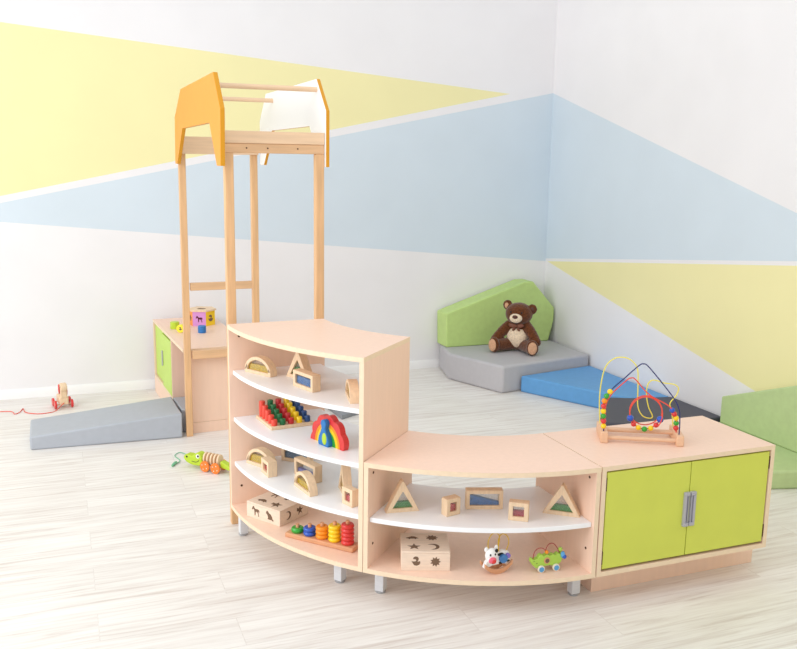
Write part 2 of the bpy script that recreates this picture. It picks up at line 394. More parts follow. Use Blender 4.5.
# ---------------------------------------------------------------- play tower
PX0, PX1, PY0, PY1, PW = -1.122, -0.682, 1.20, 2.585, 0.038
tw = thing('play_tower', 'tall slim beech play tower with orange gable panels behind the tall curved bookcase', 'play tower', ((PX0 + PX1) / 2, (PY0 + PY1) / 2, 0))
TL = tuple(tw.location)
for x in (PX0, PX1 - PW):
    for y in (PY0, PY1 - PW):
        x_ = x + (0.009 if (x < -1 and y < 2) else -0.004 if y > 2 and x > -1 else -0.007 if y > 2 else 0); m = MB(); m.box(x_, x_ + PW, y, y + PW, 0, 1.69 if y > 2 else 1.642); m.build('post', SOLID, tw, bevel=0.003, off=TL)
m = MB(); m.box(PX0, PX1, PY0, PY0 + PW, 1.642, 1.682); m.build('crossbar', SOLIDX, tw, bevel=0.003, off=TL)
m = MB(); m.box(PX0, PX1, PY0 - 0.004, PY0 + 0.018, 1.682, 1.733); m.build('platform_board', PLANKW, tw, bevel=0.002, off=TL)
for xx in (-1.02, -0.93, -0.80):
    k = MB(); k.cyl((xx, PY0 - 0.0012, 1.663), (xx, PY0 + 0.004, 1.663), 0.0035, 12); k.build('screw', DARKGAP, tw, off=TL)
m = MB(); m.box(PX0 + 0.002, PX1 - 0.002, PY1 - PW - 0.02, PY1 - PW, 1.640, 1.735); m.build('platform_board', PLANKW, tw, bevel=0.002, off=TL)
for z0, z1 in ((0.868, 0.912), (0.465, 0.514)):
    m = MB(); m.box(PX0 + PW, PX1 - PW, PY1 - PW + 0.004, PY1 - 0.004, z0, z1); m.build('crossbar', SOLIDX, tw, bevel=0.003, off=TL)
gable = [(1.105, 1.588), (1.197, 1.588), (1.365, 1.768), (2.235, 1.768), (2.478, 1.585), (2.56, 1.585), (2.53, 1.835), (2.262, 1.968), (1.243, 1.968), (1.092, 1.815)]
gable_r = [(1.178, 1.588), (1.275, 1.588), (1.445, 1.768), (2.20, 1.768), (2.405, 1.585), (2.50, 1.585), (2.50, 1.825), (2.34, 1.968), (1.325, 1.968), (1.178, 1.825)]
for x0, x1, white, gpoly in ((-1.146, -1.1265, 1, gable), (-0.681, -0.665, 0, gable_r)):
    m = MB(); m.prism_x(gpoly, x0, x1)
    m.bm.normal_update()
    bmesh.ops.recalc_face_normals(m.bm, faces=m.bm.faces[:])
    for f in m.bm.faces:
        if abs(f.normal.x) > 0.9: f.material_index = 0 if (f.normal.x < 0) == (white == 1) else 2
        else: f.material_index = 1
    g = m.build('gable_panel', [ORANGE, ORANGED, PANELW], tw, bevel=0.0015, off=TL)
for y in (1.32, 2.17):
    m = MB(); m.cyl((-1.1265, y, 1.922), (-0.681, y, 1.922), 0.011, 16); m.build('rod', PLANKW, tw, off=TL)

# ---------------------------------------------------------------- cabinet under the tower with green doors (faces left)
LX0, LX1, LY0, LY1, LH = -1.17, -0.76, 2.60, 3.66, 0.515
lc = thing('tunnel_cabinet', 'beech cabinet with light green doors and open niche, against the back wall behind the tower', 'cabinet', ((LX0 + LX1) / 2, (LY0 + LY1) / 2, 0))
LL = tuple(lc.location); lc.location = (-0.958, 3.148, 0); lc.rotation_euler = (0, 0, radians(3.5))
def lp(name, x0, x1, y0, y1, z0, z1, mats=None, par=None, bevel=0):
    m = MB(); m.box(x0, x1, y0, y1, z0, z1); m.edges_to_slot1(); return m.build(name, mats or [LAM, EDGE], par or lc, off=LL, bevel=bevel)
lp('top_panel', LX0, LX1, LY0, LY1, LH - TK, LH)
lp('end_panel', LX0 + 0.03, LX1, LY0, LY0 + TK, 0.065, LH - TK)
lp('end_panel', LX0, LX1, LY1 - TK, LY1, 0, LH - TK)
lp('plinth', LX0 + 0.03, LX1, LY0 - 0.003, LY0 + TK, 0, 0.064)
lp('divider_panel', LX0, LX1, 2.98, 2.98 + TK, 0, LH - TK)
lp('back_panel', LX1 - 0.012, LX1, LY0 + TK, LY1 - TK, 0, LH - TK)
lp('bottom_panel', LX0, LX1 - 0.012, 2.98 + TK, LY1 - TK, 0.11, 0.128)
lp('plinth', LX0 + 0.001, LX0 + TK, 2.98 + TK, LY1 - TK, 0, 0.11)
LG = mat('light_green_door_paint', (196, 226, 96), 0.4, 0.02)
for y0, y1, x in ((3.31, LY1 - TK - 0.004, LX0 + 0.012), (3.0, 3.305, LX0 - 0.002)):
    d = lp('door', x, x + 0.018, y0, y1, 0.132, LH - TK - 0.012, [LG, LG], bevel=0.001)
    m = MB(); m.box(x - 0.008, x, (y0 + 0.012 if y0 > 3.2 else y1 - 0.03), (y0 + 0.030 if y0 > 3.2 else y1 - 0.012), 0.27, 0.37); m.build('handle', GREYPL, d, off=LL, bevel=0.002)

# ---------------------------------------------------------------- foam mats and ramp
def foam(name, label, cat, poly, z0, z1, mt, group=None, bev=0.012):
    c = (sum(p[0] for p in poly) / len(poly), sum(p[1] for p in poly) / len(poly), z0)
    m = MB(); m.prism_z(poly, z0, z1); o = m.build(name, mt, None, bevel=bev, bseg=3, off=c); o.location = c
    return tag(o, label, cat, group)
t0 = (-1.980, 2.572); t1 = (-1.178, 2.548)
rp = [(-1.982, 2.574), (-1.153, 2.540), (-1.166, 2.940), (-1.986, 2.930)]
m = MB(); c = (-1.58, 2.75, 0)
m.hexa([(p[0], p[1], 0) for p in rp] + [(p[0], p[1], z) for p, z in zip(rp, (0.078, 0.150, 0.150, 0.078))])
o = m.build('foam_ramp', VG_RAMP, None, bevel=0.010, bseg=3, off=c); o.location = c
tag(o, 'long blue-grey foam ramp rising to the play tower on the left', 'foam ramp')
foam('foam_pad', 'small blue-grey foam pad filling the cabinet niche at the top of the ramp', 'foam mat', [(-1.143, 2.645), (-0.90, 2.66), (-0.92, 2.955), (-1.160, 2.940)], 0, 0.142, VG_RAMP, bev=0.008)
foam('foam_mat', 'thin grey foam mat on the floor seen through the tall bookcase', 'foam mat', [(-0.158, 2.597), (0.30, 2.86), (0.10, 3.14), (-0.19, 3.12)], 0, 0.03, VG_MID, bev=0.004)

GZ = 0.20
seam = mat('seam', (150, 150, 154), 0.6)
foam('foam_platform', 'light grey foam platform in the room corner carrying the brown teddy bear', 'foam mat',
     [(1.008, 3.735), (0.922, 3.358), (1.115, 2.853), (1.938, 3.02), (1.938, 3.735)], 0, GZ, VG_GREY, bev=0.018)
foam('foam_step', 'blue foam step mat beside the light grey corner platform', 'foam mat',
     [(1.268, 2.866), (1.655, 2.12), (1.938, 2.06), (1.938, 3.005)], 0, 0.118, VG_BLUE, bev=0.012)
foam('foam_step', 'charcoal foam step mat along the right wall behind the bead maze', 'foam mat',
     [(1.515, 2.165), (1.14, 1.69), (1.42, 1.555), (1.938, 1.555), (1.938, 2.045), (1.66, 2.10)], 0, 0.122, VG_DARK, bev=0.010)
# green platform by the cabinet's right end
foam('foam_platform', 'soft green foam platform on the floor at the right edge behind the cabinet', 'foam mat',
     [(1.36, 1.00), (1.545, 0.745), (1.87, 0.66), (1.938, 0.66), (1.938, 1.54), (1.62, 1.54)], 0, 0.101, VG_GREEN2, bev=0.014)
lean = [(0.993, GZ), (1.90, GZ), (1.942, 0.365), (1.942, 0.47), (1.738, 0.692), (1.66, 0.690), (0.985, 0.466)]
m = MB(); c = (1.45, 3.69, GZ)
m.prism_y(lean, 3.56, 3.742); o = m.build('foam_cushion', VG_GREEN, None, bevel=0.010, bseg=3, off=c); o.location = c
tag(o, 'bright green angular foam back cushion standing on the grey corner platform behind the teddy bear', 'foam cushion')
m = MB(); c = (1.9, 0.9, 0.101)
gr = [(1.525, 0.101), (1.525, 0.262), (0.94, 0.478), (0.55, 0.60), (0.42, 0.50), (0.42, 0.101)]
m.prism_x(gr, 1.885, 1.943); o = m.build('foam_cushion', VG_GREEN2, None, bevel=0.008, bseg=3, off=c); o.location = c
tag(o, 'soft green foam back cushion leaning along the right wall beside the cabinet', 'foam cushion')

# ---------------------------------------------------------------- teddy bear
def teddy():
    t = thing('teddy_bear', 'brown plush teddy bear with cream belly sitting on the grey corner platform', 'teddy bear', (1.485, 3.315, GZ), radians(-42)); t.scale = (1.04, 1.04, 1.0)
    m = MB()
    m.ell((0, 0, 0.118), (0.086, 0.078, 0.118), 28, 18); m.ell((0.004, -0.022, 0.288), (0.100, 0.086, 0.086), 28, 18)
    for s in (-1, 1):
        m.ell((0.006 + s * 0.092, -0.010, 0.338 - s * 0.010), (0.036, 0.020, 0.040), 20, 12)
        for k in range(9):
            q = k / 8; m.ell((s * (0.066 + 0.085 * q), -0.02 - 0.055 * q, 0.195 - 0.085 * q - 0.02 * q * q), 0.040 - 0.006 * abs(q - 0.3), 16, 10)
        for k in range(9):
            q = k / 8; m.ell((s * (0.055 + 0.085 * q), -0.03 - 0.11 * q, 0.052 - 0.002 * q), 0.050 - 0.006 * q, 16, 10)
        m.ell((s * 0.142, -0.155, 0.060), (0.044, 0.030, 0.060), 20, 12, Matrix.Rotation(s * radians(18), 3, 'Z'))
    o = m.build('body', FUR, t)
    r = o.modifiers.new('merge', 'REMESH'); r.mode = 'VOXEL'; r.voxel_size = 0.0055; r.use_smooth_shade = True
    sm = o.modifiers.new('soft', 'SMOOTH'); sm.iterations = 6; sm.factor = 0.5
    tx = bpy.data.textures.new('plush', 'CLOUDS'); tx.noise_scale = 0.012
    dp = o.modifiers.new('fur', 'DISPLACE'); dp.texture = tx; dp.strength = 0.004; dp.mid_level = 0.4
    m = MB(); m.ell((0, -0.028, 0.112), (0.080, 0.062, 0.088), 28, 16); m.build('belly_patch', CREAMF, t)
    m = MB(); m.ell((0, -0.100, 0.266), (0.047, 0.032, 0.036), 24, 14); mz = m.build('muzzle', CREAMF, t)
    m = MB(); m.ell((0, -0.131, 0.280), (0.020, 0.010, 0.014), 16, 10); m.build('nose', NOSE, mz)
    for s in (-1, 1):
        m = MB(); m.ell((s * 0.040, -0.098, 0.308), (0.0075, 0.006, 0.0085), 12, 8); m.build('eye', BLACK, t)
        m = MB(); m.ell((0.006 + s * 0.094, -0.025, 0.336 - s * 0.010), (0.018, 0.007, 0.023), 16, 10); m.build('inner_ear', TANF if s < 0 else NOSE, t)
        m = MB(); m.ell((s * 0.148, -0.180, 0.061), (0.032, 0.009, 0.047), 20, 12, Matrix.Rotation(s * radians(18), 3, 'Z')); m.build('foot_pad', TANF, t)
    m = MB()
    for s in (-1, 1):
        m.ell((s * 0.028, -0.082, 0.205), (0.030, 0.010, 0.017), 16, 10, Matrix.Rotation(-s * radians(12), 3, 'Y'))
        m.ell((s * 0.016, -0.082, 0.183), (0.010, 0.006, 0.022), 12, 8, Matrix.Rotation(-s * radians(25), 3, 'Y'))
    m.ell((0, -0.090, 0.204), (0.011, 0.010, 0.012), 12, 8); m.build('bow', BOW, t)
teddy()

# ---------------------------------------------------------------- window blocks
A, B_, C_ = 0.742, 0.538, 0.341
L_ = 0.339
def block(kind, P0, P1, z, h, th, colour, fill, name, label, group='framed colour window blocks', slope=0.0):
    P0, P1 = Vector(P0), Vector(P1); sh = Vector((-0.30, -0.95)) * 0.017; P0 += sh; P1 += sh
    d = P1 - P0; w = d.length; rz = math.atan2(d.y, d.x)
    t = thing(name, label, 'toy block', (P0.x, P0.y, z), rz, group)
    if kind == 'arch': outer = [(0, 0), (w, 0)] + [(w / 2 + w / 2 * cos(pi * k / 22), 0.012 + (h - 0.012) * sin(pi * k / 22)) for k in range(23)]; fw = 0.014
    elif kind == 'tri': outer = [(0, 0), (w, 0), (w / 2 + 0.003, h), (w / 2 - 0.003, h)]; fw = 0.0145
    else: outer = [(0, 0), (w, 0), (w, h), (0, h)]; fw = 0.014 if w > 0.09 else 0.0155
    inner = inset(outer, fw)
    if kind == 'tri': ap = (w / 2, h - fw * (1 + math.hypot(w / 2, h) / (w / 2)) + fw * 0.4); inner[2] = (ap[0] + 0.0005, ap[1]); inner[3] = (ap[0] - 0.0005, ap[1])
    m = MB(); m.ring_y(outer, inner, 0, th); m.build('frame', TOYWOOD, t, bevel=0.0015)
    zi0 = min(p[1] for p in inner); zi1 = max(p[1] for p in inner); zf = zi0 + (zi1 - zi0) * fill
    sand = clip_below(inner, zf + slope * 0.5, zf - slope * 0.5, inner[0][0], inner[1][0])
    m = MB(); m.prism_y(sand, th * 0.28, th * 0.72); m.build('coloured_fill', SANDS[colour], t)
    for f in (0.22, 0.75):
        m = MB(); m.prism_y(inner, th * f, th * f + 0.0015); m.build('clear_pane', CLEAR, t)
    return t
block('arch', (-1.070, 1.056), (-0.992, 0.920), A, 0.074, 0.038, 'yellow', 0.55, 'arch_block', 'yellow-filled arch block at the left end of the tall bookcase\'s top shelf')
block('tri', (-0.925, 0.926), (-0.862, 0.808), A, 0.118, 0.038, 'green', 0.45, 'triangle_block', 'green-filled triangle block on the tall bookcase\'s top shelf, behind a blue window block')
block('rect', (-0.936, 0.769), (-0.893, 0.638), A, 0.066, 0.038, 'blue', 0.75, 'rectangle_block', 'blue-filled rectangle block in the middle of the tall bookcase\'s top shelf')
block('arch', (-0.776, 0.593), (-0.805, 0.446), A, 0.072, 0.036, 'yellow', 0.55, 'arch_block', 'arch block seen nearly edge-on at the right end of the tall bookcase\'s top shelf')
block('arch', (-1.070, 1.056), (-0.994, 0.924), C_, 0.078, 0.038, 'yellow', 0.62, 'arch_block', 'yellow-filled arch block at the left end of the tall bookcase\'s lowest white shelf')
block('rect', (-1.033, 0.928), (-1.022, 0.848), C_, 0.064, 0.040, 'red', 0.5, 'square_block', 'small square block in front of the left arch on the lowest white shelf')
block('rect', (-0.921, 1.040), (-0.820, 0.947), C_, 0.068, 0.036, 'slate', 0.7, 'rectangle_block', 'grey-blue rectangle block at the back of the tall bookcase\'s lowest white shelf')
block('rect', (-0.910, 0.862), (-0.860, 0.722), C_, 0.072, 0.036, 'violet', 0.35, 'rectangle_block', 'violet-filled rectangle block in the middle of the lowest white shelf, behind an arch')
block('arch', (-0.943, 0.738), (-0.917, 0.592), C_, 0.076, 0.034, 'yellow', 0.5, 'arch_block', 'yellow-filled arch block at the front middle of the lowest white shelf')
block('tri', (-0.782, 0.660), (-0.795, 0.535), C_, 0.118, 0.034, 'yellow', 0.4, 'triangle_block', 'triangle block by the right side of the lowest white shelf, behind a small square block')
block('rect', (-0.818, 0.497), (-0.797, 0.437), C_, 0.068, 0.030, 'red', 0.6, 'square_block', 'small square block at the front right corner of the lowest white shelf')
block('tri', (-0.693, 0.353), (-0.567, 0.335), L_, 0.119, 0.034, 'green', 0.34, 'triangle_block', 'green-filled triangle block at the left end of the low bookcase\'s white shelf')
block('rect', (-0.494, 0.248), (-0.434, 0.260), L_, 0.066, 0.036, 'red', 0.75, 'square_block', 'square block with pale red fill on the low white shelf, left of the blue block', slope=0.01)
block('rect', (-0.396, 0.292), (-0.264, 0.248), L_, 0.074, 0.036, 'blue', 0.55, 'rectangle_block', 'blue-filled rectangle block in the middle of the low bookcase\'s white shelf', slope=0.03)
block('rect', (-0.293, 0.151), (-0.234, 0.110), L_, 0.070, 0.036, 'crimson', 0.5, 'square_block', 'square block with dark red fill on the low white shelf, right of the blue block')
block('tri', (-0.140, 0.168), (-0.033, 0.082), L_, 0.116, 0.034, 'green', 0.34, 'triangle_block', 'green-filled triangle block at the right end of the low bookcase\'s white shelf')

# ---------------------------------------------------------------- stair peg board
d = Vector((0.179, 0.021)); rz = math.atan2(d.y, d.x)
pb = thing('peg_board', 'wooden peg board holding stair-step rows of coloured pegs on the second white shelf', 'toy', (-1.010, 0.837, B_), rz)
m = MB(); m.box(0, 0.185, 0, 0.195, 0, 0.014); m.build('base', TOYWOOD, pb, bevel=0.002)
rows = [('coral red', RED2), ('green', GREENP), ('deep red', REDD), ('yellow', YELLOW), ('navy blue', BLUEP)]
names = ['shortest', 'second shortest', 'middle-height', 'second tallest', 'tallest']
Mr = Matrix.Rotation(rz, 3, 'Z')
for i, (cn, mt) in enumerate(rows):
    for j in range(5):
        q = Mr @ Vector((0.020 + 0.036 * i, 0.022 + 0.037 * j, 0)) + Vector((-1.010, 0.837, B_ + 0.014))
        h = 0.024 + 0.0105 * j
        m = MB(); m.lathe([(0.0125, 0), (0.0125, h - 0.003), (0.0105, h), ], seg=6 if False else 18)
        o = m.build('peg', mt); o.location = q
        tag(o, '%s %s peg of its row in the stair peg board' % (names[j], cn), 'peg', 'pegs in the stair peg board')

# ---------------------------------------------------------------- rainbow peacock
P0, P1 = Vector((-0.889, 0.693)), Vector((-0.811, 0.493)); dd = P1 - P0; w = dd.length; rz = math.atan2(dd.y, dd.x)
pk = thing('rainbow_peacock', 'rainbow arch peacock toy with scalloped red rim on the second white shelf', 'toy', (P0.x, P0.y, B_), rz)
def arch_ring(r0, r1, hs, y0, y1, mt, name, scallop=0):
    cx = w / 2; n = 64; out = []; inn = []
    for k in range(n + 1):
        a = pi * k / n; rr = r1 + (scallop * abs(sin(a * 5.5)) if scallop else 0)
        out.append((cx + rr * cos(a), rr * sin(a) * hs)); inn.append((cx + r0 * cos(a), r0 * sin(a) * hs))
    m = MB(); m.prism_y(out + inn[::-1], y0, y1); return m.build(name, mt, pk, bevel=0.001)
o = arch_ring(0.078, 0.098, 1.12, 0.002, 0.028, RED, 'red_arch', 0.009)
arch_ring(0.066, 0.0775, 1.12, 0.002, 0.026, ORANGEP, 'orange_arch'); arch_ring(0.052, 0.0655, 1.12, 0.002, 0.026, YELLOW, 'yellow_arch')
arch_ring(0.030, 0.0515, 1.12, 0.002, 0.026, GREENB, 'green_arch')
prof = [(0.030, 0.0), (0.033, 0.012), (0.028, 0.035), (0.017, 0.055), (0.011, 0.070), (0.013, 0.078), (0.017, 0.088), (0.013, 0.100), (0.004, 0.104)]
poly = [(w / 2 + x, z) for x, z in prof] + [(w / 2 - x, z) for x, z in prof[::-1]]
m = MB(); m.prism_y(poly, -0.018, 0.012); bd = m.build('bird_body', BLUEB if False else mat('peacock_blue', (40, 120, 190), 0.35), pk, bevel=0.003)
m = MB(); m.ell((w / 2 + 0.008, -0.018, 0.030), (0.014, 0.004, 0.024), 18, 10); m.build('bird_wing', CROC, bd)

# ---------------------------------------------------------------- ring stacker
st = thing('ring_stacker', 'long wooden base with five pegs carrying coloured rings, on the tall bookcase\'s bottom panel', 'toy', (-0.997, 0.679, HB + TK), math.atan2(-0.231, 0.207))
m = MB(); m.box(0, 0.31, 0, 0.062, 0, 0.019); m.build('base', BASEWOOD, st, bevel=0.004)
Mr = Matrix.Rotation(math.atan2(-0.231, 0.207), 3, 'Z'); org = Vector((-0.997, 0.679, HB + TK + 0.019))
cnt = [1, 2, 3, 4, 5]; ords = ['lowest', 'second lowest', 'middle', 'second highest', 'topmost']
for i, (cn, mt) in enumerate([('green', GREENB), ('blue', BLUEB), ('orange', ORANGEP), ('yellow', YELLOW), ('red', RED)]):
    lx, ly = 0.040 + 0.0575 * i, 0.031; rh = 0.0165 if i else 0.02
    m = MB(); m.cyl((lx, ly, 0.019), (lx, ly, 0.019 + rh * cnt[i] + 0.013), 0.0075, 14); m.build('peg', BASEWOOD, st)
    for k in range(cnt[i]):
        m = MB(); pr = [(0.0085, 0), (0.0215, 0.0)] + [(0.0215 + 0.0045 * sin(pi * q / 8), rh * q / 8) for q in range(1, 8)] + [(0.0215, rh - 0.0003), (0.0085, rh - 0.0003)]
        rings = []
        for r_, z_ in pr + [pr[0]]: rings.append([m.bm.verts.new((r_ * cos(2 * pi * j / 28), r_ * sin(2 * pi * j / 28), z_)) for j in range(28)])
        for a_, b_ in zip(rings, rings[1:]):
            for j in range(28): m.face([a_[j], a_[(j + 1) % 28], b_[(j + 1) % 28], b_[j]])
        bmesh.ops.remove_doubles(m.bm, verts=m.bm.verts[:], dist=1e-6)
        o = m.build('stacking_ring', mt); o.location = org + Mr @ Vector((lx, ly, rh * k))
        n = cnt[i]
        if n == 1: lb = 'single green ring at the left of the ring stacker'
        else:
            pos = {0: 'bottom', n - 1: 'top'}.get(k) or ({1: 'second from the bottom', 2: 'middle' if n == 5 else 'second from the top', 3: 'second from the top'}[k] if n > 3 else 'middle')
            lb = '%s ring, %s of the %s stack on the ring stacker' % (cn, pos, cn)
        tag(o, lb, 'toy ring', 'rings on the ring stacker')

# ---------------------------------------------------------------- shape sorting boxes
def rotp(poly, a, s, cx, cy): return [(cx + s * (x * cos(a) - y * sin(a)), cy + s * (x * sin(a) + y * cos(a))) for x, y in poly]
STAR = [(cos(pi / 2 + pi * k / 5) * (1 if k % 2 == 0 else 0.42), sin(pi / 2 + pi * k / 5) * (1 if k % 2 == 0 else 0.42)) for k in range(10)]
SUN = [(cos(pi * k / 9) * (1 if k % 2 == 0 else 0.62), sin(pi * k / 9) * (1 if k % 2 == 0 else 0.62)) for k in range(18)]
MOON = [(cos(a), sin(a)) for a in [radians(-120 + 240 * k / 16) for k in range(17)]] + [(-0.42 + 0.0 + 0.9 * cos(a), 0.86 * sin(a)) for a in [radians(100 - 200 * k / 14) for k in range(15)]]
DUCK = [(-0.75, -0.25), (-0.95, 0.05), (-0.7, -0.02), (-0.45, -0.05), (-0.1, 0.0), (0.1, 0.15), (-0.02, 0.35), (-0.15, 0.45), (-0.5, 0.42), (-0.62, 0.55), (-0.45, 0.85), (-0.05, 1.0), (0.35, 0.92), (0.6, 0.62),
        (0.55, 0.25), (0.3, -0.05), (0.6, -0.05), (0.9, 0.05), (0.95, -0.35), (0.7, -0.7), (0.2, -0.9), (-0.35, -0.8)]
HORSE = [(-1, 0.2), (-0.75, 0.75), (-0.5, 0.9), (-0.35, 0.6), (-0.1, 0.4), (0.5, 0.45), (0.85, 0.35), (1.0, -0.1), (0.85, 0.0), (0.75, 0.1), (0.7, -0.3), (0.85, -0.95), (0.65, -0.95), (0.5, -0.25), (0.0, -0.1), (-0.1, -0.9), (-0.3, -0.9), (-0.35, -0.1), (-0.5, 0.35), (-0.8, 0.1)]
CAT = [(-0.7, 0.9), (-0.4, 0.75), (-0.2, 0.5), (0.2, 0.35), (0.6, -0.1), (0.7, -0.5), (1.0, -0.75), (0.85, -0.95), (0.4, -0.75), (-0.1, -0.8), (-0.55, -0.75), (-0.4, -0.4), (-0.6, 0.1), (-0.95, 0.35), (-0.85, 0.6)]
TURTLE = [(-1, -0.1), (-0.8, 0.15), (-0.5, 0.3), (-0.1, 0.55), (0.4, 0.45), (0.75, 0.05), (1.0, -0.2), (0.6, -0.25), (0.55, -0.55), (0.3, -0.3), (-0.3, -0.3), (-0.5, -0.55), (-0.65, -0.2)]
BIRD = [(-0.9, 0.7), (-0.3, 0.4), (0.0, 0.95), (0.25, 0.35), (0.95, 0.2), (0.35, -0.1), (0.6, -0.8), (0.05, -0.4), (-0.5, -0.95), (-0.4, -0.2), (-1, 0.0)]
def sort_box(label, P0, P1, depth, h, front, top, side):
    P0, P1 = Vector(P0), Vector(P1); dv = P1 - P0; w = dv.length
    t = thing('shape_sorting_box', label, 'toy box', (P0.x, P0.y, HB + TK), math.atan2(dv.y, dv.x))
    m = MB(); m.box(0, w, 0, depth, 0, h - 0.008); m.build('box_body', BOXWOOD, t, bevel=0.0015)
    m = MB(); m.box(0.0, w, 0.0, depth, h - 0.0075, h); m.build('lid', BOXWOOD, t, bevel=0.0012)
    e = 0.0006
    for sh, cx, cz, s, sx in front:
        q = [(cx * w + x * s * sx, cz * h + y * s) for x, y in sh]
        m = MB(); m.prism_y(q, -e, 0.001); m.build('cutout', HOLE, t)
    for sh, cx, cy, s, a in top:
        m = MB(); m.prism_z(rotp(sh, a, s, cx * w, cy * depth), h - 0.001, h + e); m.build('cutout', HOLE, t)
    for sh, cy, cz, s in side:
        m = MB(); m.prism_x([(cy * depth + x * s, cz * h + y * s) for x, y in sh], w - 0.001, w + e); m.build('cutout', HOLE, t)
sort_box('wooden sorting box with star and moon cutouts on top, in the low curved bookcase', (-0.668, 0.252), (-0.499, 0.192), 0.165, 0.076,
         [(DUCK, 0.30, 0.50, 0.019, 0.9), (SUN, 0.70, 0.48, 0.020, 1.0)],
         [(STAR, 0.27, 0.25, 0.026, 0.0), (MOON, 0.66, 0.25, 0.024, 0.2), (SUN, 0.66, 0.72, 0.024, 0), (TURTLE, 0.25, 0.72, 0.024, 0)], [(CAT, 0.5, 0.5, 0.02)])
sort_box('wooden sorting box with animal cutouts at the left of the tall bookcase\'s bottom', (-1.097, 0.934), (-0.993, 0.778), 0.175, 0.068,
         [(HORSE, 0.28, 0.52, 0.022, 1.0), (CAT, 0.70, 0.50, 0.022, 1.0)],
         [(TURTLE, 0.28, 0.24, 0.026, 0), (BIRD, 0.70, 0.24, 0.026, 0.3), (HORSE, 0.28, 0.68, 0.024, 0), (TURTLE, 0.70, 0.68, 0.024, 0.5)],
         [(MOON, 0.28, 0.5, 0.018), (BIRD, 0.70, 0.5, 0.02)])

# ---------------------------------------------------------------- cow rocker with wire loops
HZ = HB + TK
cw = thing('cow_rocker', 'white and black spotted cow toy on a wooden rocker in the low bookcase', 'toy', (-0.340, 0.134, HZ), radians(2)); cw.scale = (1.08, 1.08, 1.08)
for y in (-0.020, 0.012):
    def rk(x): return 0.028 * (x / 0.053) ** 2
    xs = [-0.053 + 0.106 * k / 16 for k in range(17)]
    m = MB(); m.prism_y([(x, rk(x)) for x in xs] + [(x, 0.016 + rk(x) * 0.95) for x in xs[::-1]], y, y + 0.008); m.build('rocker', BASEWOOD, cw, bevel=0.001)
m = MB(); m.box(-0.036, -0.030, -0.013, 0.013, 0.012, 0.019); m.box(0.030, 0.036, -0.013, 0.013, 0.012, 0.019); m.build('crossbar', BASEWOOD, cw)
body = [(-0.054, 0.024), (-0.040, 0.022), (-0.020, 0.030), (0.012, 0.031), (0.032, 0.028), (0.044, 0.036), (0.047, 0.055), (0.040, 0.072), (0.018, 0.078), (-0.005, 0.068), (-0.030, 0.062), (-0.046, 0.045)]
m = MB(); m.prism_y(body, -0.012, 0.004); bd = m.build('cow_body', TOYWHITE, cw, bevel=0.003)
for cx, cz, rx, rzz in ((-0.019, 0.044, 0.010, 0.009), (0.008, 0.066, 0.012, 0.006), (0.038, 0.038, 0.007, 0.004), (0.010, 0.036, 0.008, 0.005), (-0.046, 0.028, 0.005, 0.003)):
    m = MB(); m.ell((cx, -0.0125, cz), (rx, 0.0012, rzz), 16, 8); m.build('spot', BLACK, bd)
m = MB(); m.ell((-0.031, -0.018, 0.073), (0.023, 0.014, 0.025), 20, 14); m.ell((-0.034, -0.024, 0.060), (0.016, 0.012, 0.012), 16, 10)
m.ell((-0.050, -0.016, 0.094), (0.007, 0.004, 0.009), 12, 8); m.ell((-0.012, -0.016, 0.096), (0.007, 0.004, 0.009), 12, 8); hd = m.build('cow_head', TOYWHITE, cw)
m = MB(); m.ell((-0.034, -0.033, 0.060), (0.015, 0.006, 0.011), 16, 10); m.build('muzzle', PINK, hd)
m = MB(); m.ell((-0.031, -0.039, 0.057), (0.008, 0.003, 0.007), 14, 8); m.build('mouth', RED, hd)
for x in (-0.041, -0.023):
    m = MB(); m.ell((x, -0.031, 0.079), (0.003, 0.002, 0.004), 10, 6); m.build('eye', BLACK, hd)
m = MB(); m.ell((-0.017, -0.028, 0.090), (0.006, 0.004, 0.007), 12, 8); m.build('head_patch', BLACK, hd)
m = MB(); m.cyl((0.016, -0.024, 0.052), (0.016, -0.012, 0.052), 0.015, 20); m.build('blue_disc', BLUEP if False else mat('mid_blue_paint', (70, 128, 190), 0.35), cw, bevel=0.002)
m = MB(); m.cyl((0.035, -0.020, 0.058), (0.035, -0.010, 0.058), 0.009, 18); m.build('purple_disc', PURPLE, cw, bevel=0.002)
for pts in ([(-0.034, 0, 0.09), (-0.034, 0, 0.116), (-0.022, 0, 0.137), (-0.004, 0, 0.139), (0.008, 0, 0.122), (0.004, 0, 0.070)], [(0.004, -0.004, 0.074), (0.002, -0.004, 0.114), (0.014, -0.004, 0.134), (0.034, -0.004, 0.126), (0.043, -0.004, 0.100), (0.032, -0.004, 0.068)]):
    m = MB(); m.tube(spline(pts), 0.0017, 8); m.build('wire_loop', YELLOW if False else mat('mustard_wire', (222, 178, 40), 0.35), cw)

# ---------------------------------------------------------------- crocodile bead cart
cc = thing('crocodile_bead_cart', 'small green crocodile cart with blue wheels and red wire loops in the low bookcase', 'toy', (-0.158, 0.083, HZ), radians(-4))
body = [(-0.062, 0.030), (-0.050, 0.018), (-0.030, 0.014), (-0.010, 0.022), (0.010, 0.022), (0.034, 0.016), (0.052, 0.030), (0.060, 0.048), (0.060, 0.066), (0.048, 0.060), (0.040, 0.066), (0.030, 0.058), (0.020, 0.064), (0.006, 0.058),
        (-0.004, 0.066), (-0.018, 0.060), (-0.026, 0.068), (-0.036, 0.064), (-0.040, 0.054), (-0.056, 0.050), (-0.066, 0.056), (-0.070, 0.044)]
m = MB(); m.prism_y(body, -0.011, 0.011); bd = m.build('cart_body', CROC2, cc, bevel=0.002)
m = MB(); m.cyl((-0.006, -0.0125, 0.043), (-0.006, -0.010, 0.043), 0.012, 20); rr = m.build('hole_disc', BASEWOOD, bd)
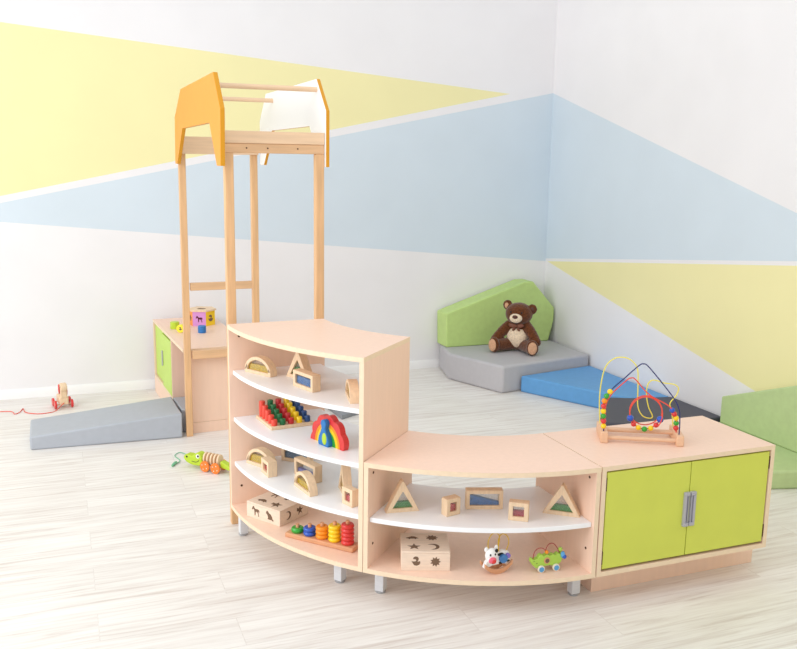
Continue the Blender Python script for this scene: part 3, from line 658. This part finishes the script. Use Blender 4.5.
m = MB(); m.cyl((-0.005, -0.0132, 0.042), (-0.005, -0.0122, 0.042), 0.008, 20); m.build('dark_disc', HOLE, bd)  # smaller dark disc drawn for the brown middle of the hole
m = MB(); m.ell((-0.046, -0.011, 0.036), (0.002, 0.001, 0.002), 10, 6); m.ell((-0.058, -0.011, 0.046), (0.0016, 0.001, 0.0016), 10, 6); m.build('eye', BLACK, bd)
for x in (-0.030, 0.030):
    for s in (-1, 1):
        m = MB(); m.cyl((x, s * 0.012, 0.014), (x, s * 0.020, 0.014), 0.014, 22); wl = m.build('wheel', mat('cream_wheel', (236, 228, 206), 0.5), cc, bevel=0.0015)
        m = MB(); m.cyl((x, s * 0.0195, 0.014), (x, s * 0.0207, 0.014), 0.0100, 20); m.build('hub_cap', BLUEL, wl)
    m = MB(); m.cyl((x, -0.012, 0.014), (x, 0.012, 0.014), 0.003, 10); m.build('axle', BASEWOOD, cc)
for pts in ([(-0.060, -0.006, 0.050), (-0.056, -0.006, 0.078), (-0.040, -0.006, 0.092), (-0.022, -0.006, 0.090), (-0.008, -0.006, 0.074), (-0.004, -0.006, 0.060)], [(0.000, 0.002, 0.060), (-0.006, 0.002, 0.080), (0.006, 0.002, 0.100), (0.024, 0.002, 0.100), (0.040, 0.002, 0.082), (0.050, 0.002, 0.062)]):
    m = MB(); m.tube(spline(pts), 0.0014, 8); m.build('wire_loop', mat('crimson_wire', (170, 40, 50), 0.35), cc)
m = MB(); m.ell((-0.006, -0.006, 0.074), 0.007, 14, 10); m.build('orange_bead', ORANGEP, cc)
m = MB(); m.ell((0.050, -0.004, 0.078), 0.008, 14, 10); m.build('green_bead', CROC2, cc)
m = MB(); m.ell((0.058, -0.010, 0.058), (0.009, 0.009, 0.013), 14, 10); m.build('light_blue_bead', BLUEL, cc)
m = MB(); m.ell((0.062, -0.017, 0.052), (0.008, 0.006, 0.008), 14, 10); m.build('blue_bead', BLUEB, cc)

# ---------------------------------------------------------------- bead maze
bz = thing('bead_maze', 'wooden bead maze with looping coloured wires on the storage cabinet top', 'toy', (0.153, 0.240, LOWH), radians(-27.5))
MAZEW = mat('maze_beech', (238, 194, 158), 0.5, 0.05, (2, 10, 10), 10)
for u in (0.0, 0.287):
    m = MB(); m.box(u, u + 0.028, 0, 0.155, 0, 0.044); m.build('end_beam', MAZEW, bz, bevel=0.003)
for v, z in ((0.020, 0.018), (0.085, 0.030), (0.135, 0.018)):
    m = MB(); m.cyl((0.027, v, z), (0.288, v, z), 0.008, 14); m.build('rail', MAZEW, bz)
blue = [(0.012, .04), (0.008, .10), (0.009, .155), (0.028, .205), (0.079, .259), (0.128, .309), (0.146, .318), (0.164, .309), (0.21, .258), (0.267, .189), (0.290, .147), (0.297, .10), (0.298, .04)]
red = [(0.018, .04), (0.018, .10), (0.019, .145), (0.040, .190), (0.090, .243), (0.108, .254), (0.125, .248), (0.18, .191), (0.251, .153), (0.276, .127), (0.290, .095), (0.292, .04)]
yel = [(0.010, .04), (0.003, .12), (0.004, .20), (0.018, .275), (0.050, .311), (0.090, .317), (0.122, .302), (0.143, .27), (0.149, .20), (0.153, .123), (0.172, .084), (0.200, .073), (0.213, .082), (0.196, .117), (0.185, .16), (0.184, .198), (0.192, .222), (0.211, .230), (0.25, .220), (0.287, .216), (0.305, .201), (0.299, .172), (0.277, .138), (0.286, .105), (0.296, .04)]
m = MB(); m.tube(spline([(u, 0.018, z) for u, z in blue], 6), 0.0023, 8); m.build('blue_wire', NAVYW, bz)
m = MB(); m.tube(spline([(u, 0.045, z) for u, z in red], 6), 0.0023, 8); m.build('red_wire', RED2, bz)
m = MB(); m.tube(spline([(u, 0.125, z) for u, z in yel], 6), 0.0023, 8); m.build('yellow_wire', YELLOW2, bz)
lp_ = []
for k in range(0, 61):
    a = radians(-40) + 4 * pi * k / 60; q = k / 60
    lp_.append((0.172 + 0.062 * cos(a) + 0.010 * q, 0.035 + 0.075 * q, 0.112 + (0.070 - 0.010 * q) * sin(a)))
m = MB(); m.tube(spline([(0.2, 0.045, 0.175)] + lp_[10:] if False else lp_, 2), 0.0023, 8); m.build('red_loop_wire', RED2, bz)
def bead(u, v, z, r, mt, nm='bead'):
    m = MB(); m.ell((u, v, z), r, 16, 12); m.build(nm, mt, bz)
for (u, z), mt in zip([(0.027, 0.203), (0.015, 0.185), (0.008, 0.165), (0.006, 0.144), (0.006, 0.124), (0.007, 0.104), (0.009, 0.084), (0.010, 0.064)], [YELLOW, GREENB, ORANGEP, RED, YELLOW, GREENB, RED, YELLOW]):
    bead(u, 0.018, z, 0.0108, mt)
for u, v, z, mt in [(0.272, 0.05, 0.131, BLUEB), (0.281, 0.05, 0.116, RED), (0.289, 0.05, 0.100, YELLOW), (0.291, 0.05, 0.080, GREENB), (0.291, 0.05, 0.060, RED)]:
    bead(u, v, z, 0.0108, mt)
for a, r, mt in ((200, 0.0135, BLUEB), (225, 0.0105, RED), (247, 0.0105, YELLOW), (270, 0.0112, GREENB), (293, 0.0105, YELLOW), (315, 0.0105, RED), (340, 0.0135, BLUEB)):
    bead(0.174 + 0.061 * cos(radians(a)), 0.062, 0.110 + 0.064 * sin(radians(a)), r, mt)

# ---------------------------------------------------------------- crocodile pull toy
hd_ = math.atan2(0.164, -0.153)
ct = thing('crocodile_pull_toy', 'lime green pull-along crocodile with cream ribs and orange wheels on the floor', 'pull toy', (-1.072, 1.923, 0), hd_)
# local +x = heading; camera side is local +y
def hp(p): return p
head = [(0.060, 0.028), (0.085, 0.018), (0.130, 0.018), (0.165, 0.028), (0.182, 0.042), (0.184, 0.058), (0.172, 0.070), (0.150, 0.070), (0.128, 0.066), (0.112, 0.078), (0.098, 0.090), (0.080, 0.088), (0.062, 0.070)]
m = MB(); m.prism_y(head, -0.024, 0.024); h_ = m.build('head', CROC, ct, bevel=0.006, bseg=3)
for x, z, r, mt, nm in ((0.088, 0.072, 0.011, TOYWHITE, 'eye'), (0.085, 0.073, 0.006, BLACK, 'pupil'), (0.160, 0.060, 0.0055, BLACK, 'nostril')):
    m = MB(); y = 0.0255 if nm == 'pupil' else 0.0245
    m.cyl((x, y - 0.002, z), (x, y + 0.001, z), r, 18); m.build(nm, mt, h_)
m = MB(); m.tube(spline([(0.080, 0.0245, 0.052), (0.088, 0.0245, 0.044), (0.104, 0.0245, 0.038), (0.128, 0.0245, 0.040)]), 0.0014, 8); m.build('mouth', BLACK, h_)
m = MB(); m.tube([(0.062, 0, 0.045), (-0.060, 0, 0.045)], 0.010, 12); m.build('spine', TOYWOOD, ct)
for x in (0.050, 0.028, 0.006, -0.016, -0.038):
    poly = [(0.026 * cos(a), 0.062 + 0.034 * sin(a)) for a in [radians(-60 + 300 * k / 20) for k in range(21)]]
    m = MB(); m.prism_x(poly, x - 0.005, x + 0.005); m.build('rib', TOYWOOD, ct, bevel=0.0015)
tail = [(-0.052, 0.032), (-0.052, 0.066), (-0.080, 0.058), (-0.120, 0.040), (-0.150, 0.026), (-0.100, 0.024)]
m = MB(); m.prism_y(tail, -0.018, 0.018); m.build('tail', CROC, ct, bevel=0.004)
for x in (0.034, -0.034):
    m = MB(); m.cyl((x, -0.036, 0.029), (x, 0.036, 0.029), 0.004, 10); m.build('axle', TOYWOOD, ct)
    for s in (-1, 1):
        m = MB(); m.cyl((x, s * 0.030, 0.029), (x, s * 0.040, 0.029), 0.029, 28); wl = m.build('wheel', WHEELO, ct, bevel=0.002)
        m = MB()
        for q in range(4): m.ell((x + 0.016 * cos(q * 1.57 + 0.5), s * 0.040, 0.029 + 0.016 * sin(q * 1.57 + 0.5)), (0.0028, 0.0008, 0.0028), 8, 6)
        m.build('wheel_dots', TOYWHITE, wl)
Mi = Matrix.Rotation(-hd_, 3, 'Z'); L2 = lambda x, y, z: Mi @ (Vector((x, y, 0)) - Vector((-1.072, 1.923, 0))) + Vector((0, 0, z))
cord = [L2(-1.178, 2.045, 0.064), L2(-1.165, 2.115, 0.045), L2(-1.175, 2.20, 0.012), L2(-1.205, 2.270, 0.003), L2(-1.238, 2.225, 0.003), L2(-1.222, 2.131, 0.003), L2(-1.262, 2.075, 0.006)]
m = MB(); m.tube(spline(cord), 0.0022, 8); m.build('pull_cord', MINT, ct)
m = MB(); q0 = L2(-1.243, 2.11, 0.008); q1 = L2(-1.275, 2.045, 0.008)
m.tube(spline([q0, q0.lerp(q1, 0.3), q0.lerp(q1, 0.7), q1]), lambda t: 0.008 - 0.005 * abs(2 * t - 1) ** 2, 12); m.build('cord_grip', MINT, ct)

# ---------------------------------------------------------------- horse pull toy by the back wall
hs = thing('horse_pull_toy', 'small wooden horse pull toy on red wheels near the back wall, red cord trailing', 'pull toy', (-1.806, 3.455, 0), radians(-80))
m = MB(); m.box(-0.055, 0.060, -0.028, 0.028, 0.026, 0.078); m.build('horse_body', TOYWOOD, hs, bevel=0.006)
m = MB(); m.prism_y([(0.020, 0.070), (0.062, 0.070), (0.066, 0.120), (0.082, 0.128), (0.084, 0.150), (0.060, 0.170), (0.030, 0.168), (0.020, 0.140)], -0.020, 0.020); hh = m.build('horse_head', TOYWOOD, hs, bevel=0.005)
for s in (-1, 1):
    m = MB(); m.ell((0.030, s * 0.0235, 0.112 if s > 0 else 0.128), (0.016, 0.0055, 0.034), 16, 10); m.build('ear', RED, hh)
    m = MB(); m.ell((0.068, s * 0.020, 0.150), (0.003, 0.002, 0.003), 8, 6); m.build('eye', BLACK, hh)
for x in (0.040, -0.040):
    m = MB(); m.cyl((x, -0.050, 0.027), (x, 0.050, 0.027), 0.0045, 10); m.build('axle', TOYWOOD, hs)
    for s in (-1, 1):
        m = MB(); m.cyl((x, s * 0.044, 0.027), (x, s * 0.058, 0.027), 0.027, 26); m.build('wheel', RED, hs, bevel=0.003)
Mi = Matrix.Rotation(radians(80), 3, 'Z'); H2 = lambda x, y, z=0.003: Mi @ (Vector((x, y, 0)) - Vector((-1.806, 3.455, 0))) + Vector((0, 0, z))
cp = [(0.060, 0, 0.040)] + [H2(*q) for q in [(-1.850, 3.352), (-1.884, 3.321), (-1.955, 3.314), (-2.027, 3.372), (-2.047, 3.470), (-2.063, 3.392), (-2.092, 3.354), (-2.114, 3.420), (-2.190, 3.440)]]
m = MB(); m.tube(spline(cp), 0.0025, 8); m.build('pull_cord', RED2, hs)

# ---------------------------------------------------------------- hexagonal sorter and its shapes on the green-door cabinet
hx = thing('hexagonal_shape_sorter', 'hexagonal shape sorter with purple and yellow faces on the green-door cabinet', 'toy box', (-0.900, 3.385, LH), radians(-22))
cols = [YELLOW, mat('sky_face', (120, 190, 220), 0.4), GREENB, RED, ORANGEP, LILAC]
HR, HH = 0.088, 0.098
vx = [(HR * cos(radians(60 * k - 120 + 60)), HR * sin(radians(60 * k - 120 + 60))) for k in range(6)]
for k in range(6):
    a, b = Vector(vx[k]), Vector(vx[(k + 1) % 6]); nn = (a + b).normalized()
    q = [a, b, b - nn * 0.008, a - nn * 0.008]
    m = MB(); m.hexa([(p.x, p.y, 0) for p in q] + [(p.x, p.y, HH) for p in q]); sp = m.build('side_face', cols[k], hx)
    tg = (b - a).normalized(); mid = (a + b) / 2
    sh = [DUCK, STAR, SUN, MOON, BIRD, HORSE][k]
    m = MB(); m.prism(sh, lambda p: tuple((mid + tg * (p[0] * 0.024) + nn * 0.0008).to_3d() + Vector((0, 0, HH * 0.5 + p[1] * 0.024))), lambda p: tuple((mid + tg * (p[0] * 0.024) - nn * 0.002).to_3d() + Vector((0, 0, HH * 0.5 + p[1] * 0.024))))
    m.build('cutout', mat('maroon_cutout', (96, 30, 50), 0.8) if k == 5 else HOLE, sp)
m = MB(); m.lathe([(0.035, HH), (0.098, HH), (0.098, HH + 0.010), (0.035, HH + 0.010), (0.035, HH)], seg=6); lid = m.build('lid', TOYWOOD, hx)
lid.rotation_euler = (0, 0, radians(0))
m = MB(); m.lathe([(0.034, HH + 0.001), (0.034, HH + 0.006)], seg=24); m.build('lid_opening', HOLE, hx)
def cyl_block(name, label, x, y, r, h, mt, seg=24, rz=0):
    m = MB(); m.lathe([(r, 0), (r, h)], seg=seg); o = m.build(name, mt, bevel=0.002); o.location = (x, y, LH); o.rotation_euler = (0, 0, rz)
    return tag(o, label, 'toy block', 'loose sorter shapes on the green-door cabinet')
cyl_block('shape_block', 'small green block on the green-door cabinet, left of the sorter', -1.093, 3.275, 0.030, 0.046, CROC, 8)
o = thing('shape_block', 'small yellow block with a dark picture, in front of the green block on the cabinet', 'toy block', (-1.072, 3.135, LH), radians(-25), 'loose sorter shapes on the green-door cabinet')
m = MB(); m.cyl((0, -0.015, 0.026), (0, 0.015, 0.026), 0.026, 24); m.build('block_body', mat('lemon_paint', (246, 232, 60), 0.4), o, bevel=0.002)
m = MB(); m.prism_y([(x * 0.011, 0.026 + y * 0.011) for x, y in DUCK], -0.0158, -0.014); m.build('picture', HOLE, o)
cyl_block('shape_block', 'small blue block on the green-door cabinet, in front of the hexagonal sorter', -0.945, 3.09, 0.026, 0.046, mat('medium_blue_paint', (50, 120, 190), 0.4), 24)
